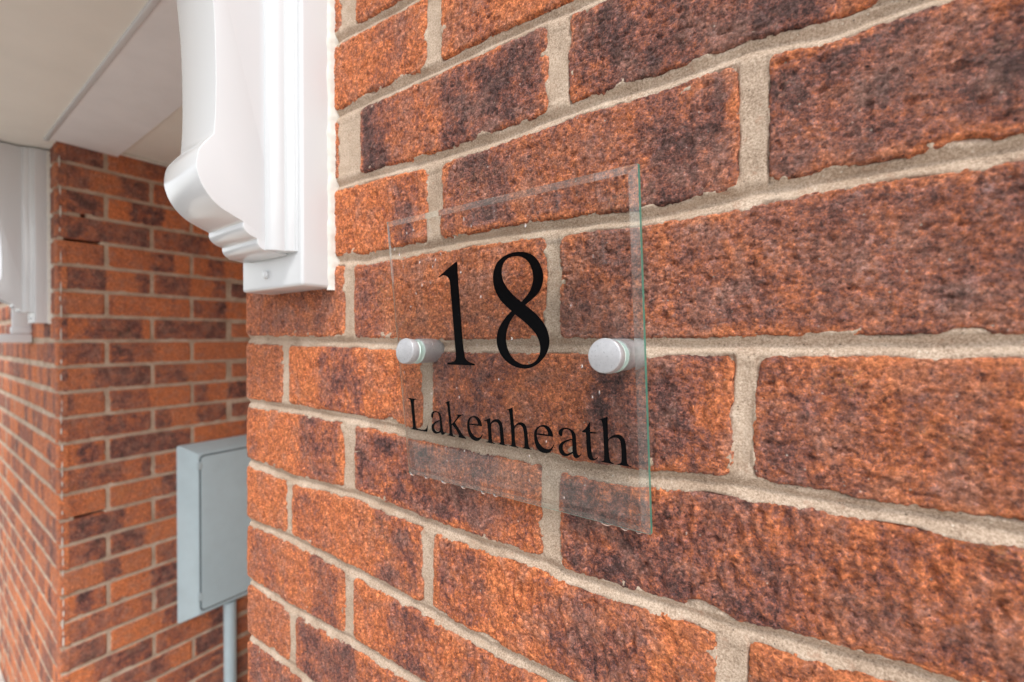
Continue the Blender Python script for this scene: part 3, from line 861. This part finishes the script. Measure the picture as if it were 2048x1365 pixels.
# sealant bead between board and brick
nb = 240
cs = []
for a in range(nb + 1):
    h_ = 48 + (566 - 48) * a / nb
    w_ = 1.1 + 0.7 * float(perlin(h_ / 22.0, 0.3, 60)) + 0.9 * float(perlin(h_ / 6.0, 4.3, 61))
    e_ = 1.2 * float(perlin(h_ / 11.0, 9.3, 62))
    cs.append([W(86, h_, 8 + e_), W(88 + w_ * .25, h_, 6.5 + e_), W(88 + w_ * .8, h_, 3.5), W(88.5 + w_, h_, .3), W(88.5 + w_ * .95, h_, -4)])
cob = np.array([[tuple(p) for p in r] for r in cs]).reshape(-1, 3) - np.array(O)
so = link("sealant", mesh_np("sealant", cob, grid_quads(5, nb + 1)), M_SEAL)
place(so, O, bracket)

b2 = bracket.copy(); C.objects.link(b2)
b2.location = Vector(bracket.location) + Vector((-1.499, 0.025, -0.003))
for ch in list(bracket.children):
    c2 = ch.copy(); C.objects.link(c2); c2.parent = b2
b2["label"] = "blurred white scroll bracket at the left edge, on the far side of the porch opening"

# ------------------------------------------------------------------ meter box
mbox = empty("meter_box", W(PX, -984, PN - 491), "pale grey-blue meter box with hinged door on the side wall inside the porch", "meter box")
Om = W(PX, -675, -520)
n0, n1, h0, h1 = -306.0, -726.0, -984.0, -366.0
D_ = 62.0; ins = 46.0; inh = 31.0
bk = [(PX + 1, n0, h0), (PX + 1, n1, h0), (PX + 1, n1, h1), (PX + 1, n0, h1)]
fr = [(PX + D_, n0 - ins, h0 + inh), (PX + D_, n1 + ins, h0 + inh), (PX + D_, n1 + ins, h1 - inh), (PX + D_, n0 - ins, h1 - inh)]
import bmesh
bm = bmesh.new()
vb = [bm.verts.new(W(x, h, n) - Om) for x, n, h in bk]; vf = [bm.verts.new(W(x, h, n) - Om) for x, n, h in fr]
bm.faces.new(vb); bm.faces.new(vf[::-1])
for k in range(4):
    bm.faces.new((vb[k], vf[k], vf[(k + 1) % 4], vb[(k + 1) % 4]))
bmesh.ops.recalc_face_normals(bm, faces=bm.faces)
bmesh.ops.bevel(bm, geom=[e for e in bm.edges], offset=0.006, segments=3, profile=0.5, affect='EDGES')
me = bpy.data.meshes.new("frame"); bm.to_mesh(me); bm.free()
fo = link("frame", me, M_BOX, None, True); place(fo, Om, mbox)
fo.modifiers.new("en", 'EDGE_SPLIT').split_angle = math.radians(40)
dn0, dn1, dh0, dh1 = n0 - ins - 8, n1 + ins + 8, h0 + inh + 16, h1 - inh - 10


def rrect(a0, a1, b0, b1, r, seg=5):
    pts = []
    for (cx, cy, s) in ((a1 - r, b1 - r, 0), (a0 + r, b1 - r, 90), (a0 + r, b0 + r, 180), (a1 - r, b0 + r, 270)):
        for k in range(seg + 1):
            t = math.radians(s + 90 * k / seg)
            pts.append((cx + r * math.cos(t), cy + r * math.sin(t)))
    return pts


prism("door_gap", rrect(dn1 - 5, dn0 + 5, dh0 - 5, dh1 + 5, 16), 'X', PX + D_ - 4, PX + D_ + 1.2, M_GAP, mbox, Om, 0)
prism("door", rrect(dn1, dn0, dh0, dh1, 12), 'X', PX + D_ - 3, PX + D_ + 3.5, M_BOX, mbox, Om, 1.5)
for hz in (-438, -890):
    wbox("hinge", PX + D_ - 5, PX + D_ + 4, hz - 13, hz + 13, dn0 - 4, dn0 + 13, M_BOX, mbox, 2, 2, True)
# conduit below
pipe = empty("conduit_pipe", W(PX + 24, -1500, -464), "pale grey-blue round conduit pipe running down the wall beneath the meter box", "pipe")
pm = disc_mesh("tube", 0.0205, 0.53, 0.001, 28)
po = link("tube", pm, M_BOX); place(po, W(PX + 24, -1500, -464), pipe)

# ------------------------------------------------------------------ white ledge far along the wall
led = empty("wall_ledge", W(-1735, -15, PN), "small white moulded ledge with an upright end post, low behind the far bracket", "ledge")
wbox("shelf", -1770, -1708, -13, 16, PN + 1, PN + 95, M_WHITE, led, 4, 3, True)
wbox("upright", -1727, -1714, 17, 150, PN + 1, PN + 47, M_WHITE, led, 5, 3, True)
wbox("upright_foot", -1732, -1711, 17, 40, PN + 0.5, PN + 50, M_WHITE, led, 5, 3, True)

# ------------------------------------------------------------------ glass house sign
TH = math.atan(0.11)
sign = empty("house_sign", W(306.5, -10, 21), "square clear glass sign reading 18 Lakenheath, held off the brick wall by steel standoffs", "sign")
Rt = Matrix.Rotation(TH, 4, 'X')      # the top edge leans out from the wall


def sign_local(u, v, z):
    """u = X mm, v = up the glass, z = out of the glass front; relative to the sign's front plane"""
    p = Rt @ Vector(((u - 306.5) / 1000, -(z) / 1000, v / 1000))
    return p


OS = W(306.5, -10, 24)


def sign_part(name, verts, faces, mat, smooth=False):
    me = bpy.data.meshes.new(name); me.from_pydata([tuple(sign_local(*v)) for v in verts], [], faces); me.update()
    bm = bmesh.new(); bm.from_mesh(me); bmesh.ops.recalc_face_normals(bm, faces=bm.faces); bm.to_mesh(me); bm.free()
    o = link(name, me, mat, None, smooth); place(o, OS, sign)
    return o


u0, u1, v0, v1 = 207.5, 405.5, -100.5, 100.8
bw_, bd = 4.6, 1.9
corn = [(u0, v0), (u1, v0), (u1, v1), (u0, v1)]
inn = [(u0 + bw_, v0 + bw_), (u1 - bw_, v0 + bw_), (u1 - bw_, v1 - bw_), (u0 + bw_, v1 - bw_)]
vv = [(a, b, -5) for a, b in corn] + [(a, b, -bd) for a, b in corn] + [(a, b, 0) for a, b in inn]
ff = [(0, 1, 2, 3), (8, 9, 10, 11)]
for k in range(4):
    k2 = (k + 1) % 4
    ff += [(k, k2, 4 + k2, 4 + k), (4 + k, 4 + k2, 8 + k2, 8 + k)]
gp = sign_part("glass_panel", vv, ff, M_GLASS)
gp.data.materials.append(M_EDGE)
gp.data.materials.append(M_BEVEL)
for k in (2, 4, 6, 8): gp.data.polygons[k].material_index = 1
for k in (3, 5, 7, 9): gp.data.polygons[k].material_index = 2


def chaikin(p):
    out = []
    n = len(p)
    for k in range(n):
        a = np.array(p[k - 1]); b = np.array(p[k]); c = np.array(p[(k + 1) % n])
        d1 = (b - a) / (np.linalg.norm(b - a) + 1e-9); d2 = (c - b) / (np.linalg.norm(c - b) + 1e-9)
        if np.dot(d1, d2) > 0.55:
            l1 = min(0.25 * np.linalg.norm(b - a), 3); l2 = min(0.25 * np.linalg.norm(c - b), 3)
            out += [tuple(b - d1 * l1), tuple(b + d2 * l2)]
        else:
            out.append(tuple(b))
    return out


def glyph(name, loops, label):
    cu = bpy.data.curves.new(name, 'CURVE'); cu.dimensions = '2D'; cu.fill_mode = 'BOTH'; cu.extrude = 0.00006
    for lp in loops:
        lp = chaikin(chaikin(lp))
        s = cu.splines.new('POLY'); s.points.add(len(lp) - 1)
        for pt, (x, y) in zip(s.points, lp):
            pt.co = ((x - 306.5) / 1000, y / 1000, 0, 1)
        s.use_cyclic_u = True
    tmp = bpy.data.objects.new("tmp", cu); C.objects.link(tmp)
    dg = bpy.context.evaluated_depsgraph_get()
    me = bpy.data.meshes.new_from_object(tmp.evaluated_get(dg))
    bpy.data.objects.remove(tmp)
    for v in me.vertices:
        x, y, z = v.co
        v.co = Rt @ Vector((x, -(z + 0.00012), y))
    o = link(name, me, M_BLACK); place(o, OS, sign)
    o["label"] = label
    return o


glyph("digit", GLYPHS['1'], "large black digit 1"); glyph("digit", GLYPHS['8'], "large black digit 8")
for key, lab in (('L', 'capital L'), ('a', 'first letter a'), ('k', 'letter k'), ('e', 'first letter e'), ('n', 'letter n'), ('h', 'first letter h'),
                 ('e2', 'second letter e'), ('a2', 'second letter a'), ('t', 'letter t'), ('h2', 'last letter h')):
    glyph("letter", GLYPHS[key], "black " + lab)

for X in (227.0, 387.0):
    for nm, nn0, t, r, mt, bv in (("barrel", -3, 20.6, 9.5, M_ALU, .3), ("washer", 17.8, 0.8, 9.4, M_WASH, .1),
                                  ("washer", 24.7, 1.0, 9.4, M_WASH, .2), ("cap", 25.9, 7.2, 9.6, M_ALU, .7)):
        o = disc(nm, X, -9.2 if nn0 < 15 else -9.8, nn0, r, t, bv, mt, sign, -TH if nn0 > 15 else 0)
        o["label"] = ("left " if X < 300 else "right ") + {"barrel": "standoff barrel", "washer": "clear standoff washer", "cap": "standoff cap"}[nm]

# hanging water drops along the bottom edge, and streaky droplets on the face
def drop_mesh(name, w, hgt, t):
    vs_, fs = [], []
    nu, nv = 14, 7
    for j in range(nv + 1):
        ph = math.pi / 2 * j / nv
        for k in range(nu):
            a = 2 * math.pi * k / nu
            vs_.append((w * math.cos(ph) * math.cos(a), t * math.cos(ph) * math.sin(a), -hgt * math.sin(ph)))
    for j in range(nv):
        for k in range(nu):
            fs.append((j * nu + k, j * nu + (k + 1) % nu, (j + 1) * nu + (k + 1) % nu, (j + 1) * nu + k))
    fs.append(tuple(range(nu))[::-1])
    me = bpy.data.meshes.new(name); me.from_pydata(vs_, [], fs); me.update()
    me.polygons.foreach_set("use_smooth", [True] * len(me.polygons))
    return me


for (du, dv) in DROPS:
    w_ = random.uniform(1.8, 4.0)
    o = link("water_drop", drop_mesh("water_drop", w_ / 1000, random.uniform(1.2, 2.6) / 1000, 0.0022), M_WATER)
    place(o, OS + sign_local(du, v0 - 0.05, -3.0), sign)
vs_, fs = [], []
rd = random.Random(3)
for k in range(48):
    uu, vv_ = rd.uniform(u0 + 5, u1 - 12), rd.uniform(v0 + 6, v1 - 8)
    if rd.random() < .45: uu = rd.uniform(u0 + 5, u0 + 90); vv_ = rd.uniform(-10, v1 - 8)
    a_, b_ = rd.uniform(.25, .7), rd.uniform(.5, 1.7)
    k0 = len(vs_)
    n_ = 8
    for (rr_, zz) in ((1, .05), (.75, .22), (.4, .34)):
        for q_ in range(n_):
            an = 2 * math.pi * q_ / n_
            vs_.append((uu + a_ * rr_ * math.cos(an), vv_ + b_ * rr_ * math.sin(an), zz * (a_ + .3)))
    for rr_ in range(2):
        for q_ in range(n_):
            fs.append((k0 + rr_ * n_ + q_, k0 + rr_ * n_ + (q_ + 1) % n_, k0 + (rr_ + 1) * n_ + (q_ + 1) % n_, k0 + (rr_ + 1) * n_ + q_))
    fs.append(tuple(k0 + 2 * n_ + q_ for q_ in range(n_)))
    fs.append(tuple(k0 + q_ for q_ in range(n_))[::-1])
o = sign_part("water_droplets", vs_, fs, M_WATER, True)
o["kind"] = "stuff"
